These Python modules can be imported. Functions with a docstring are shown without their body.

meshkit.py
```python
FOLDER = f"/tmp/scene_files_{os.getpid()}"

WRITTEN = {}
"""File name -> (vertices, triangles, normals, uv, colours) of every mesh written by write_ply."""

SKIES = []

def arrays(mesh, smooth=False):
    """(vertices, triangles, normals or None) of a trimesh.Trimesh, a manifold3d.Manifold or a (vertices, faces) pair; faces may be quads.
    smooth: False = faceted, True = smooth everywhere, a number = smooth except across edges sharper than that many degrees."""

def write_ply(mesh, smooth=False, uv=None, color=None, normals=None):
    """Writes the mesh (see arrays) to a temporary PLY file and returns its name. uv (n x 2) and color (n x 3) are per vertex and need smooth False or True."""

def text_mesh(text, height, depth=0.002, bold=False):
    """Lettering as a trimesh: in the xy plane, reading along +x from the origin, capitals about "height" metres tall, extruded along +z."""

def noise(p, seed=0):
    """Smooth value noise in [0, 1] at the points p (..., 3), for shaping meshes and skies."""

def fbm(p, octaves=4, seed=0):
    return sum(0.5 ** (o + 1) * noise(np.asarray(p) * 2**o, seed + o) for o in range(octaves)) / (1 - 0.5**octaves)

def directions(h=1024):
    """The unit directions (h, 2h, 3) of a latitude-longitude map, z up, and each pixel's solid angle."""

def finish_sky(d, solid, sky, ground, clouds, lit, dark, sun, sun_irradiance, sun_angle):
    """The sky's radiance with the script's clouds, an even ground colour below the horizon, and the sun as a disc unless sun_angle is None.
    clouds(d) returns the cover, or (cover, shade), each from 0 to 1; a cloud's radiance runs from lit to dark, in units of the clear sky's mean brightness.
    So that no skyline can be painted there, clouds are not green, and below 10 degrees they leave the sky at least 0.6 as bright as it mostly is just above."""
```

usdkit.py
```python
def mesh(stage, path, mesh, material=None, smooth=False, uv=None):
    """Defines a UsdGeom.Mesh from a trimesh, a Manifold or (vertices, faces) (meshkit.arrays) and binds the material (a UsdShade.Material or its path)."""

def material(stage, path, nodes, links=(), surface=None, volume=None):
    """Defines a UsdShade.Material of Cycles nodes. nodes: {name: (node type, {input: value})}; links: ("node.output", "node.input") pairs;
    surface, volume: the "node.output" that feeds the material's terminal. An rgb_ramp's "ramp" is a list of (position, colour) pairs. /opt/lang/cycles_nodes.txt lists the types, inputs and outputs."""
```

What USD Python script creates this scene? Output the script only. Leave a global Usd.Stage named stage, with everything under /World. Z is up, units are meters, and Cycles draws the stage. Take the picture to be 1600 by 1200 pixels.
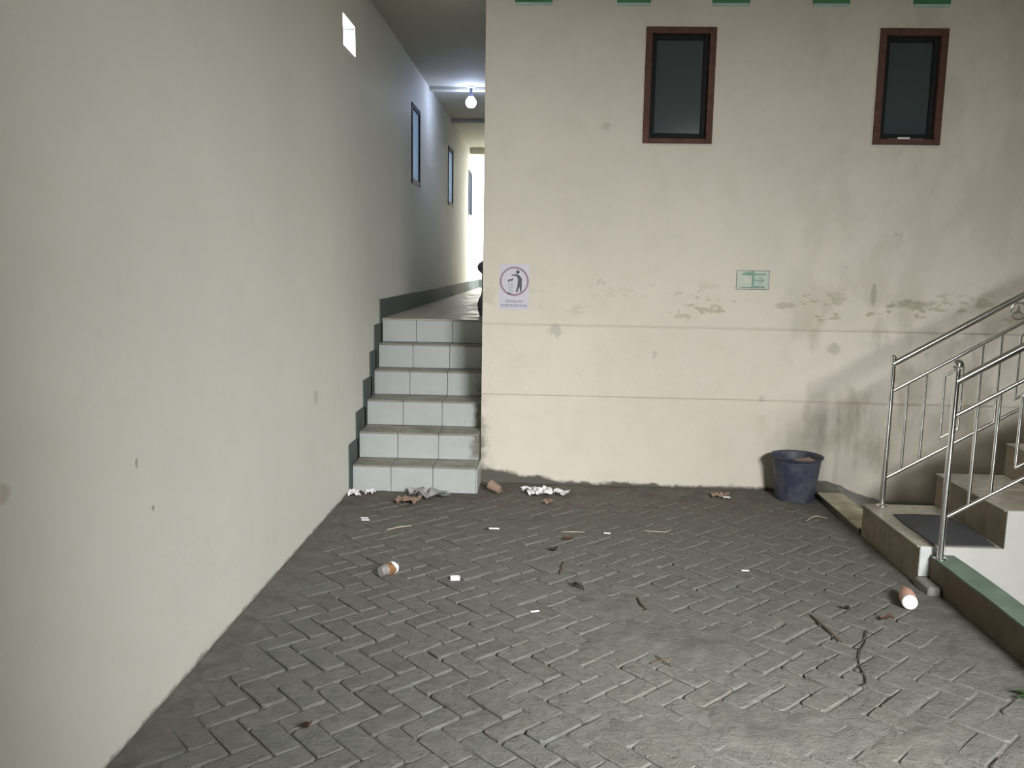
import math, random
import numpy as np
import trimesh, usdkit, meshkit
from shapely.geometry import Polygon, Point, box as sbox
from shapely.ops import unary_union
from shapely import affinity
from pxr import Usd, UsdGeom, UsdLux, UsdShade, Gf, Sdf, Vt

stage = Usd.Stage.CreateInMemory()
UsdGeom.SetStageUpAxis(stage, 'Z'); UsdGeom.SetStageMetersPerUnit(stage, 1.0)
UsdGeom.Xform.Define(stage, '/World'); UsdGeom.Scope.Define(stage, '/World/Looks')
PI = math.pi

# ------------------------------------------------------------------ camera, sky, lights, exposure
F_PX, PITCH, ROLL, YAW, CAM_H = 1318.25, 0.140181, 0.0171389, -0.0412674, 1.55626
cp, sp, cy_, sy_ = math.cos(PITCH), math.sin(PITCH), math.cos(YAW), math.sin(YAW)
fwd = np.array([sy_ * cp, cy_ * cp, -sp]); right0 = np.array([cy_, -sy_, 0.0]); up0 = np.cross(right0, fwd)
rgt = math.cos(ROLL) * right0 + math.sin(ROLL) * up0
upv = -math.sin(ROLL) * right0 + math.cos(ROLL) * up0
cam = UsdGeom.Camera.Define(stage, '/World/camera')
cam.CreateHorizontalApertureAttr(36.0); cam.CreateVerticalApertureAttr(27.0)
cam.CreateFocalLengthAttr(F_PX * 36.0 / 1600.0)
cam.CreateClippingRangeAttr((0.05, 500.0))
cam.CreateExposureAttr(0.0)
cam.AddTransformOp().Set(Gf.Matrix4d(*rgt, 0, *upv, 0, *(-fwd), 0, 0, 0, CAM_H, 1))

sky = UsdLux.DomeLight.Define(stage, '/World/sky')
sky.CreateIntensityAttr(4.5); sky.CreateColorAttr(Gf.Vec3f(0.97, 1.0, 1.02))

# added area light standing in for daylight; its high opening is made up, unseen
daylight_panel = UsdLux.RectLight.Define(stage, '/World/added_daylight')
daylight_panel.CreateWidthAttr(2.8); daylight_panel.CreateHeightAttr(4.0)
daylight_panel.CreateIntensityAttr(113.0); daylight_panel.CreateColorAttr(Gf.Vec3f(0.99, 1.0, 0.985))
daylight_panel.AddTranslateOp().Set(Gf.Vec3d(3.42, -3.62, 5.0)); daylight_panel.AddRotateXOp().Set(90.0)

# ------------------------------------------------------------------ helpers
counts = {}
def numbered(parent, name):
    k = counts.get((parent, name), 0); counts[(parent, name)] = k + 1
    return name if k == 0 else '%s_%03d' % (name, k)
def path_of(o): return '/World' if o is None else str(o.GetPath())
def tag(o, label=None, cat=None, group=None, kind=None):
    for k, v in (('label', label), ('category', cat), ('group', group), ('kind', kind)):
        if v: o.SetCustomDataByKey(k, v)
    return o
def obj(name, mesh, material, parent=None, smooth=False, **t):
    base = path_of(parent)
    m = usdkit.mesh(stage, base + '/' + numbered(base, name), mesh, material, smooth=smooth)
    return tag(m.GetPrim(), **t)
def thing(name, loc=(0, 0, 0), rz=0.0, **t):
    x = UsdGeom.Xform.Define(stage, '/World/' + numbered('/World', name))
    x.AddTranslateOp().Set(Gf.Vec3d(*map(float, loc)))
    if rz: x.AddRotateZOp().Set(math.degrees(rz))
    return tag(x.GetPrim(), **t)
def struct(name, mesh, material, smooth=False):
    return obj(name, mesh, material, None, smooth, kind='structure')
cat = trimesh.util.concatenate
def bx(x0, x1, y0, y1, z0, z1):
    m = trimesh.creation.box([x1 - x0, y1 - y0, z1 - z0]); m.apply_translation([(x0 + x1) / 2, (y0 + y1) / 2, (z0 + z1) / 2]); return m
def cbx(x0, x1, y0, y1, z0, z1, c=0.003):
    """box with chamfered edges"""
    h = np.array([x1 - x0, y1 - y0, z1 - z0]) / 2; c = min(c, h.min() * 0.9); P = []
    for s in np.ndindex(2, 2, 2):
        s = np.array(s) * 2 - 1
        for k in range(3):
            q = h - c; q = q.copy(); q[k] = h[k]; P.append(s * q)
    m = trimesh.convex.convex_hull(np.array(P)); m.apply_translation([(x0 + x1) / 2, (y0 + y1) / 2, (z0 + z1) / 2]); return m
def tube(pts, r, n=12, cap=True):
    """swept round tube through pts (radius r or list)"""
    P = np.array(pts, float); R = np.broadcast_to(np.asarray(r, float), (len(P),))
    T = np.gradient(P, axis=0); T /= np.linalg.norm(T, axis=1)[:, None]
    a = np.array([0, 0, 1.0]) if abs(T[0][2]) < 0.9 else np.array([0, 1.0, 0])
    V = []
    for p_, t_, r_ in zip(P, T, R):
        u = np.cross(a, t_); u /= np.linalg.norm(u); w = np.cross(t_, u)
        for k in range(n):
            b = 2 * PI * k / n; V.append(p_ + r_ * (math.cos(b) * u + math.sin(b) * w))
    Fc = []
    for i in range(len(P) - 1):
        for k in range(n):
            a0, a1 = i * n + k, i * n + (k + 1) % n
            Fc += [[a0, a1, a1 + n], [a0, a1 + n, a0 + n]]
    if cap:
        V += [P[0], P[-1]]; c0, c1 = len(V) - 2, len(V) - 1; e = (len(P) - 1) * n
        for k in range(n): Fc += [[c0, (k + 1) % n, k], [c1, e + k, e + (k + 1) % n]]
    return trimesh.Trimesh(np.array(V), np.array(Fc), process=False)
def lathe(prof, n=40, wob=None):
    prof = np.array(prof, float); V = []; Fc = []
    for r, z in prof:
        for k in range(n):
            b = 2 * PI * k / n; V.append([r * math.cos(b), r * math.sin(b), z])
    for i in range(len(prof) - 1):
        for k in range(n):
            a0, a1 = i * n + k, i * n + (k + 1) % n
            Fc += [[a0, a1, a1 + n], [a0, a1 + n, a0 + n]]
    return trimesh.Trimesh(np.array(V), np.array(Fc), process=False)
def extr(poly, h):
    gs = getattr(poly, 'geoms', [poly])
    return cat([trimesh.creation.extrude_polygon(g, h, engine='earcut') for g in gs])
def extr_xz(poly, y0, y1):
    """polygon in (x,z) extruded from y0 to y1"""
    m = extr(poly, y1 - y0); m.vertices = np.stack([m.vertices[:, 0], y0 + (y1 - y0) - m.vertices[:, 2], m.vertices[:, 1]], 1); return m
def extr_yz(poly, x0, x1):
    m = extr(poly, x1 - x0); m.vertices = np.stack([x0 + m.vertices[:, 2], m.vertices[:, 0], m.vertices[:, 1]], 1); return m
def place(m, loc=(0, 0, 0), rx=0, ry=0, rz=0):
    m = m.copy(); M = trimesh.transformations.euler_matrix(rx, ry, rz, 'sxyz'); M[:3, 3] = loc; m.apply_transform(M); return m

def lin(*c): return tuple(((v / 255) / 12.92 if v / 255 <= 0.04045 else ((v / 255 + 0.055) / 1.055) ** 2.4) for v in c)

class NG:
    """small builder for node graphs"""
    def __init__(s): s.nodes, s.links, s.k = {}, [], 0
    def n(s, kind, **inp):
        s.k += 1; nm = 'n%d' % s.k; vals = {}
        for k, v in inp.items():
            if isinstance(v, str) and '.' in v and v.split('.')[0] in s.nodes: s.links.append((v, nm + '.' + k))
            else: vals[k] = v
        s.nodes[nm] = (kind, vals); return nm
    def pos(s):
        if not hasattr(s, '_p'): s._p = s.n('geometry') + '.position'
        return s._p
    def obj(s):
        return s.n('texture_coordinate') + '.object'
    def xyz(s):
        if not hasattr(s, '_x'): s._x = s.n('separate_xyz', vector=s.pos())
        return s._x
    def noise(s, scale, detail=4, rough=0.55, vec=None, sc=None):
        v = vec or s.pos()
        if sc: v = s.n('mapping', vector=v, scale=sc) + '.vector'
        return s.n('noise_texture', vector=v, scale=scale, detail=detail, roughness=rough) + '.fac'
    def rng(s, v, a, b, c=0.0, d=1.0, smooth=True):
        return s.n('map_range', range_type='smoothstep' if smooth else 'linear', value=v, from_min=a, from_max=b, to_min=c, to_max=d, clamp=True) + '.result'
    def mul(s, *v):
        o = v[0]
        for q in v[1:]: o = s.n('math', math_type='multiply', value1=o, value2=q) + '.value'
        return o
    def mix(s, f, a, b): return s.n('mix_color', fac=f, a=a, b=b) + '.result'
    def band(s, v, lo0, lo1, hi0, hi1): return s.mul(s.rng(v, lo0, lo1), s.rng(v, hi0, hi1, 1.0, 0.0))
    def bump(s, h, strength=0.3, dist=0.01): return s.n('bump', height=h, strength=strength, distance=dist) + '.normal'
    def done(s, name, color, rough=0.6, normal=None, **kw):
        inp = dict(base_color=color, roughness=rough, **kw)
        if normal: inp['normal'] = normal
        p = s.n('principled_bsdf', **inp)
        return usdkit.material(stage, '/World/Looks/' + name, s.nodes, s.links, surface=p + '.BSDF')

def mottled(name, c, rough=0.6, amt=0.12, scale=8.0, bump=0.15, bscale=60.0, bdist=0.004, local=False, **kw):
    g = NG(); vec = g.obj() if local else None
    n1 = g.noise(scale, 5, 0.6, vec); f = g.rng(n1, 0.3, 0.7, smooth=False)
    col = g.mix(f, tuple(v * (1 - amt) for v in c), tuple(min(1, v * (1 + amt)) for v in c))
    nb = g.bump(g.noise(bscale, 4, 0.6, vec), bump, bdist) if bump else None
    return g.done(name, col, rough, nb, **kw)

# ------------------------------------------------------------------ materials
CREAM = lin(216, 208, 195)
def wall_material(name, base, stains=True, left=False):
    g = NG(); x, y, z = (g.xyz() + '.' + k for k in 'xyz')
    n1 = g.noise(1.1, 4, 0.55); n2 = g.noise(7, 5, 0.6)
    col = g.mix(g.rng(n1, 0.3, 0.7, 0, 1, False), tuple(v * 0.955 for v in base), tuple(min(1, v * 1.03) for v in base))
    col = g.mix(g.mul(g.rng(n2, 0.42, 0.72), 0.05 if left else 0.10), col, lin(178, 172, 148))
    if stains and not left:
        # peeled, damp patches along the top of the painted dado
        pn = g.noise(5.5, 6, 0.62, sc=(0.8, 1, 1.6))
        zone = g.mul(g.band(z, 1.17, 1.24, 1.30, 1.50), g.rng(x, 0.45, 1.2, 0.35, 1.0))
        col = g.mix(g.mul(g.rng(pn, 0.565, 0.60), zone, 0.55), col, lin(150, 142, 104))
        # patchy olive darkening to the right, fainter higher up
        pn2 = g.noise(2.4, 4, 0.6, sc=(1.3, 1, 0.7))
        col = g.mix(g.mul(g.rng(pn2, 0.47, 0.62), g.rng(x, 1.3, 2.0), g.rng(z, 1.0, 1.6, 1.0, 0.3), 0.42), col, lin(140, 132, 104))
        # mould patches by the handrail
        for (cx, cz, rx, rz, a) in ((2.50, 1.335, 0.20, 0.045, 0.7), (2.22, 1.40, 0.022, 0.10, 0.55), (1.98, 1.02, 0.06, 0.05, 0.45), (1.99, 1.34, 0.04, 0.03, .4), (1.62, 1.31, 0.09, 0.028, .45)):
            dx = g.n('math', math_type='subtract', value1=x, value2=cx) + '.value'; dz = g.n('math', math_type='subtract', value1=z, value2=cz) + '.value'
            dx = g.n('math', math_type='divide', value1=dx, value2=rx) + '.value'; dz = g.n('math', math_type='divide', value1=dz, value2=rz) + '.value'
            r2 = g.n('math', math_type='add', value1=g.mul(dx, dx), value2=g.mul(dz, dz)) + '.value'
            r2 = g.n('math', math_type='add', value1=r2, value2=g.mul(g.noise(11, 6, 0.7), 3.2)) + '.value'
            col = g.mix(g.mul(g.rng(r2, 1.75, 2.5, 1.0, 0.0), a * .8), col, lin(126, 122, 92))
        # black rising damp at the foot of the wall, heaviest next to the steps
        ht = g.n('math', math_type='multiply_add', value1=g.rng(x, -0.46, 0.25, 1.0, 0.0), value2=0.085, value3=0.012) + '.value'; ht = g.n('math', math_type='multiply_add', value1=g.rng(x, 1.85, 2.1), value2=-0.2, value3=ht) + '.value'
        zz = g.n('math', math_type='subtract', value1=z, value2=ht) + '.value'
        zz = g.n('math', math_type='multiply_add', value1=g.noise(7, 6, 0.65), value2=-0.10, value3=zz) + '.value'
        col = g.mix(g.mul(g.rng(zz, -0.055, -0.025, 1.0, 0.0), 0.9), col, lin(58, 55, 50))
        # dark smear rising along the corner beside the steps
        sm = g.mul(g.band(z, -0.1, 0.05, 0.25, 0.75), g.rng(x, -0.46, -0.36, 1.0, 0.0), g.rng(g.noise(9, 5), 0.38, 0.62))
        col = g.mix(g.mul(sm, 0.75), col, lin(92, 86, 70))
        # wall turns brown below a line that climbs with the tiled stair
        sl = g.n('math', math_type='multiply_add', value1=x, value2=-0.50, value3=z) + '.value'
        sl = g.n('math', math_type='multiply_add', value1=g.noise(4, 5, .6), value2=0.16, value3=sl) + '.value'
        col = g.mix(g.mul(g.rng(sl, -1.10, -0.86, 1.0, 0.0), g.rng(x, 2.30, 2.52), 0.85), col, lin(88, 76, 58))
        # small grey smudges
        col = g.mix(g.mul(g.rng(g.noise(4.3, 3), 0.69, 0.74), 0.35), col, lin(140, 138, 128))
    if left:
        col = g.mix(g.mul(g.rng(g.noise(3.1, 5, .6), 0.62, 0.72), 0.07), col, lin(150, 140, 120))
        for (cyy, cz, ry, rz, a, c) in ((1.95, 0.98, 0.035, 0.03, .45, (168, 148, 128)), (2.62, .9, .01, .02, .6, (120, 116, 104)), (2.72, 0.72, .012, .012, .6, (110, 105, 95)), (4.75, .78, .05, .05, .35, (150, 146, 130))):
            dx = g.n('math', math_type='subtract', value1=y, value2=cyy) + '.value'; dz = g.n('math', math_type='subtract', value1=z, value2=cz) + '.value'
            dx = g.n('math', math_type='divide', value1=dx, value2=ry) + '.value'; dz = g.n('math', math_type='divide', value1=dz, value2=rz) + '.value'
            r2 = g.n('math', math_type='add', value1=g.mul(dx, dx), value2=g.mul(dz, dz)) + '.value'
            r2 = g.n('math', math_type='add', value1=r2, value2=g.noise(25, 4)) + '.value'
            col = g.mix(g.mul(g.rng(r2, 0.8, 1.7, 1.0, 0.0), a), col, lin(*c))
        col = g.mix(g.mul(g.rng(g.n('math', math_type='multiply_add', value1=g.noise(9, 5, .6), value2=-0.06, value3=z) + '.value', -0.022, 0.0, 1.0, 0.0), 0.7), col, lin(95, 90, 82))
    h = g.n('math', math_type='multiply_add', value1=g.noise(2.2, 3), value2=4.0, value3=g.noise(45, 4)) + '.value'
    return g.done(name, col, 0.62, g.bump(h, 0.25, 0.004), specular_ior_level=0.3)
M = {}
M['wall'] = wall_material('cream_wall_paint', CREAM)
M['wall_left'] = wall_material('cream_side_wall_paint', lin(217, 217, 208), left=True)
M['render'] = mottled('grey_cement_render', lin(96, 95, 90), 0.9, 0.12, 3, 0.2)  # dark tone chosen to cut light bouncing off the unseen walls
M['plain'] = wall_material('cream_plain_paint', CREAM, stains=False)
M['ceiling'] = mottled('ceiling_paint', lin(186, 184, 172), 0.8, 0.06, 1.2, 0.1)
M['green'] = mottled('green_paint', lin(66, 128, 84), 0.5, 0.12, 5, 0.1)
M['reflection_edge'] = mottled('painted_reflection', lin(175, 200, 195), 0.6, 0.05, 8, 0.1)
M['ledge_green'] = mottled('ledge_green_paint', lin(102, 120, 104), 0.7, 0.2, 9, 0.3, 40)
M['white_paint'] = mottled('white_wall_paint', lin(184, 183, 178), 0.55, 0.05, 6, 0.15, 35)
def tile_mat(name, c, amt=0.08, rough=0.22, dirt=0.5, dirtc=(96, 90, 80)):
    g = NG(); n1 = g.noise(11, 5, 0.6); n2 = g.noise(4.0, 6, 0.65)
    col = g.mix(g.rng(n1, 0.3, 0.7, 0, 1, False), tuple(v * (1 - amt) for v in c), tuple(min(1, v * (1 + amt)) for v in c))
    f = g.mul(g.rng(n2, 0.5, 0.72), dirt); col = g.mix(f, col, lin(*dirtc))
    ro = g.rng(n2, 0.35, 0.7, rough, min(1, rough + 0.35))
    return g.done(name, col, ro, g.bump(g.noise(30, 3), 0.05, 0.002))
def riser_mat():
    g = NG(); x, z = g.xyz() + '.x', g.xyz() + '.z'; c = lin(184, 188, 186)
    col = g.mix(g.rng(g.noise(7, 4), 0.3, 0.7, 0, 1, False), tuple(v * 0.93 for v in c), c)
    e = g.n('math', math_type='multiply_add', value1=g.noise(13, 6, .65), value2=0.16, value3=x) + '.value'
    col = g.mix(g.mul(g.rng(e, -0.47, -0.40), g.rng(z, 0.15, 0.25), g.rng(z, .60, .75, 1, .35), 0.75), col, lin(92, 88, 76))
    col = g.mix(g.mul(g.rng(g.noise(24, 5, .6), 0.62, 0.7), 0.3), col, lin(150, 146, 134))
    return g.done('white_riser_tile', col, 0.3)
M['riser'] = riser_mat()
M['tread'] = tile_mat('dusty_tread_tile', lin(150, 147, 136), 0.1, 0.45, 0.6, (112, 106, 94))
M['core'] = mottled('grout_core', lin(92, 88, 80), 0.9, 0.15, 20, 0.3)
M['landing'] = tile_mat('landing_tile', lin(172, 164, 148), 0.05, 0.30, 0.25, (130, 122, 110))
M['skirt'] = mottled('grey_green_skirting_tile', lin(80, 88, 85), 0.6, 0.1, 14, 0.05, specular_ior_level=0.2)
M['tan'] = [tile_mat('tan_tile_%s' % k, lin(*c), 0.06, 0.2, 0.4, (96, 84, 66)) for k, c in (('light', (164, 156, 142)), ('warm', (136, 123, 103)), ('pale', (190, 181, 152)))]  # riser and tread tones lowered for the shade on the steps
M['step_core'] = mottled('cement_render', lin(150, 146, 136), 0.85, 0.12, 14, 0.3)
M['block_end'] = mottled('white_limewash', lin(196, 198, 198), 0.7, 0.06, 20, 0.2)
M['mat'] = mottled('grey_rubber_mat', lin(66, 66, 70), 0.75, 0.15, 24, 0.5, 160)
M['concrete'] = mottled('rough_concrete', lin(128, 126, 120), 0.9, 0.2, 18, 0.6, 40, 0.01)
M['kerb'] = mottled('brown_kerb_tile', lin(104, 90, 74), 0.7, 0.2, 8, 0.3)
M['steel'] = mottled('brushed_stainless_steel', (0.86, 0.85, 0.84), 0.15, 0.05, 30, 0.0, metallic=1.0)
M['frame'] = mottled('brown_window_wood', lin(92, 64, 54), 0.65, 0.22, 22, 0.3, specular_ior_level=0.2)
M['sash'] = mottled('dark_sash_wood', lin(34, 35, 36), 0.7, 0.15, 20, 0.1, specular_ior_level=0.15)
M['putty'] = mottled('white_putty', lin(202, 198, 188), 0.8, 0.06, 30, 0.4)
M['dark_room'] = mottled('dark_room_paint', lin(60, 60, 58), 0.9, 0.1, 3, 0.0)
M['chrome'] = mottled('latch_metal', (0.7, 0.7, 0.7), 0.3, 0.05, 30, 0.0, metallic=1.0)
def pane_mat(name, tint, spec=0.9, rough=0.02, veil=0.0, veil_color=(.3, .34, .34)):
    g = NG(); t = g.n('transparent_bsdf', color=tint); s = g.n('glossy_bsdf', color=(spec,) * 3, roughness=rough)
    if veil:
        d = g.n('diffuse_bsdf', color=veil_color); t = g.n('mix_closure', fac=veil, closure1=t + '.BSDF', closure2=d + '.BSDF') + '.closure'
    else: t += '.BSDF'
    f = g.n('fresnel', IOR=1.5); mx = g.n('mix_closure', fac=f + '.fac', closure1=t, closure2=s + '.BSDF')
    return usdkit.material(stage, '/World/Looks/' + name, g.nodes, g.links, surface=mx + '.closure')
M['glass'] = pane_mat('dark_tinted_glass', (0.16, 0.18, 0.18), .7, .08, .30, (.20, .25, .26))  # grey diffuse layer paints in haze that lifts the dark panes
g = NG(); a_ = g.n('translucent_bsdf', color=(.12, .145, .170)); b_ = g.n('transparent_bsdf', color=(.2, .24, .3)); c_ = g.n('mix_closure', fac=.3, closure1=a_ + '.BSDF', closure2=b_ + '.BSDF')
d_ = g.n('glossy_bsdf', color=(.3, .3, .3), roughness=.3); e_ = g.n('mix_closure', fac=.15, closure1=c_ + '.closure', closure2=d_ + '.BSDF')
M['frosted'] = usdkit.material(stage, '/World/Looks/blue_frosted_glass', g.nodes, g.links, surface=e_ + '.closure')
def emit(name, c, s):
    g = NG(); e = g.n('emission', color=c, strength=s)
    return usdkit.material(stage, '/World/Looks/' + name, g.nodes, g.links, surface=e + '.emission')
M['bulb'] = emit('lit_bulb', (0.55, 0.66, 1.0), 70.0)

def paver_mat(k, c):
    g = NG(); n1 = g.noise(16, 6, 0.65); n2 = g.noise(1.6, 5, 0.6); n3 = g.noise(90, 4, 0.6)
    z = g.xyz() + '.z'
    col = g.mix(g.rng(n1, 0.3, 0.7, 0, 1, False), tuple(v * 0.82 for v in c), tuple(v * 1.12 for v in c))
    col = g.mix(g.mul(g.rng(n2, 0.45, 0.65), 0.45), col, lin(108, 105, 98))
    col = g.mix(g.mul(g.rng(g.xyz() + '.y', 4.4, 5.6), g.rng(n1, 0.35, 0.6), 0.6), col, lin(104, 92, 80))
    pit = g.rng(g.noise(22, 6, 0.7), 0.50, 0.66)
    h = g.n('math', math_type='multiply_add', value1=n1, value2=2.0, value3=n3) + '.value'
    h = g.n('math', math_type='multiply_add', value1=pit, value2=-0.9, value3=h) + '.value'
    return g.done('paver_grey_%s' % k, col, 0.85, g.bump(h, 0.62, 0.006), specular_ior_level=0.25)
M['paver'] = [paver_mat(k, lin(*c)) for k, c in (('cool', (110, 110, 105)), ('mid', (109, 108, 103)), ('warm', (110, 107, 101)), ('dark', (104, 103, 98)))]
def dirt_mat():
    g = NG(); n1 = g.noise(9, 6, 0.65); n2 = g.noise(60, 4, 0.6)
    col = g.mix(g.rng(n1, 0.3, 0.7, 0, 1, False), lin(88, 86, 81), lin(116, 113, 107))
    col = g.mix(g.mul(g.rng(g.xyz() + '.y', 4.8, 5.6), g.rng(n1, 0.4, 0.62), 0.6), col, lin(82, 70, 58))
    return g.done('packed_grey_dirt', col, 0.9, g.bump(g.n('math', math_type='multiply_add', value1=n1, value2=2.0, value3=n2) + '.value', 0.6, 0.008), specular_ior_level=0.2)
M['dirt'] = dirt_mat()
M['bin'] = None
def bin_mat():
    g = NG(); n1 = g.noise(9, 6, .65); n2 = g.noise(40, 4)
    col = g.mix(g.rng(n1, .38, .66), lin(52, 55, 78), lin(88, 88, 96)); col = g.mix(g.mul(g.rng(n2, .55, .7), .4), col, lin(62, 60, 64))
    return g.done('dusty_navy_plastic', col, 0.55, g.bump(n1, 0.15, 0.004))
M['bin'] = bin_mat()
def simple(name, rgb, rough=0.6, **kw): return mottled(name, lin(*rgb), rough, kw.pop('amt', 0.06), kw.pop('scale', 30), 0.1, 80, 0.002, **kw)
M['paper'] = simple('white_paper', (228, 226, 228), 0.7)
M['poster'] = simple('lilac_white_print_paper', (206, 202, 214), 0.6, amt=0.02)
M['red_ink'] = simple('faded_red_ink', (158, 132, 142), 0.7)
M['black_ink'] = simple('faded_black_ink', (84, 84, 94), 0.7)
M['grey_ink'] = simple('grey_ink', (138, 140, 154), 0.7)
M['pale_ink'] = simple('pale_blue_ink', (176, 184, 198), 0.7)
M['sign_panel'] = simple('pale_sign_acrylic', (178, 186, 170), 0.35, amt=0.02)
M['sign_green'] = simple('sign_green_ink', (112, 150, 128), 0.5)
M['sign_soft'] = simple('sign_pale_green_ink', (172, 190, 174), 0.5)
M['sign_grey'] = simple('sign_grey_ink', (128, 134, 122), 0.5)
M['sign_white'] = simple('sign_white_ink', (190, 194, 178), 0.5)
M['peach'] = simple('peach_plastic', (205, 160, 140), 0.4)
M['cap_orange'] = simple('dull_orange_plastic', (176, 112, 84), 0.5)
M['white_plastic'] = simple('white_plastic', (236, 232, 230), 0.35)
M['brown_paper'] = simple('brown_card', (148, 124, 108), 0.8, amt=.15)
M['coffee'] = simple('coffee_stain_card', (136, 100, 66), 0.6, amt=.2)
M['leaf_brown'] = simple('dry_leaf', (92, 66, 54), 0.7, amt=.25)
M['leaf_dark'] = simple('dark_leaf', (52, 48, 44), 0.7, amt=.2)
M['twig'] = simple('twig_bark', (96, 78, 60), 0.8, amt=.2)
M['pale_stick'] = simple('pale_split_stick', (176, 164, 146), 0.7)
M['wire'] = simple('black_wire', (58, 56, 52), 0.5)
M['green_leaf'] = simple('green_leaf', (46, 72, 40), 0.5, amt=.25)
M['ash'] = simple('grey_ash', (60, 56, 52), 0.9)
M['black_plastic'] = simple('dark_grey_plastic', (104, 108, 122), 0.5)
M['clear_film'] = pane_mat('clear_plastic_film', (0.86, 0.86, 0.87), 0.9, 0.3, .30, (.78, .77, .76))

rnd = random.Random(7); rs = np.random.RandomState(11)

# ------------------------------------------------------------------ large structure
XL, YW, XC = -1.326, 5.9, -0.459          # side wall face, back wall face, corner of the passage
XR, YG, ZC, ZP = 5.2, -3.5, 3.62, 3.43     # right wall, unseen front wall, hall ceiling, passage ceiling
YE, YEND, ZL = 14.15, 16.0, 1.121          # end of passage roof, yard wall, landing level

# back wall: three rendered bands with recessed grooves between them, and window openings in the top one
def vband(z0, z1, g0, g1, d=0.007, e=0.006):
    P = [(YW + .15, z0), (YW + (d if g0 else 0), z0)] + ([(YW, z0 + e)] if g0 else []) + ([(YW, z1 - e)] if g1 else []) + [(YW + (d if g1 else 0), z1), (YW + .15, z1)]
    return Polygon(P)
def band_mesh(z0, z1, g0, g1):
    m = extr(vband(z0, z1, g0, g1), XR - XC); v = m.vertices.copy()
    m.vertices = np.stack([XC + v[:, 2], v[:, 0], v[:, 1]], 1); return m
G1, G2 = 1.146, 0.642
wins = [(0.609, 1.072, 2.385, 3.134), (2.133, 2.575, 2.392, 3.132)]
vents = [(-0.266, -0.019), (0.408, 0.631), (1.033, 1.279), (1.686, 1.925), (2.33, 2.57)]
VZ0, VZ1 = 3.285, 3.53
top = sbox(XC, G1 + .006, XR, ZC)
for a, b, c, d in wins: top = top.difference(sbox(a, c, b, d))
for a, b in vents: top = top.difference(sbox(a, VZ0, b, VZ1))
upper = extr_xz(top, YW, YW + .15)
lip = extr_xz(sbox(XC, G1 + .003, XR, G1 + .006), YW + .003, YW + .15)
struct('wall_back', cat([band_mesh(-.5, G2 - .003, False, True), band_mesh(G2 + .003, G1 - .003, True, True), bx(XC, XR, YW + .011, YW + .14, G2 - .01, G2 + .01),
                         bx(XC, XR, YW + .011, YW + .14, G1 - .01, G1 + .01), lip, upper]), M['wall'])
# passage side of the back building, and the dark rooms behind it
struct('wall_corridor', cat([bx(XC, XC + .15, YW + .15, YE, -.3, ZC)]), M['plain'])
struct('wall_room', cat([bx(XC + .15, XR, 7.6, 7.7, -.3, ZC), bx(XC + .15, XR, YW + .15, 7.6, 1.3, 1.35)]), M['dark_room'])
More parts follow.
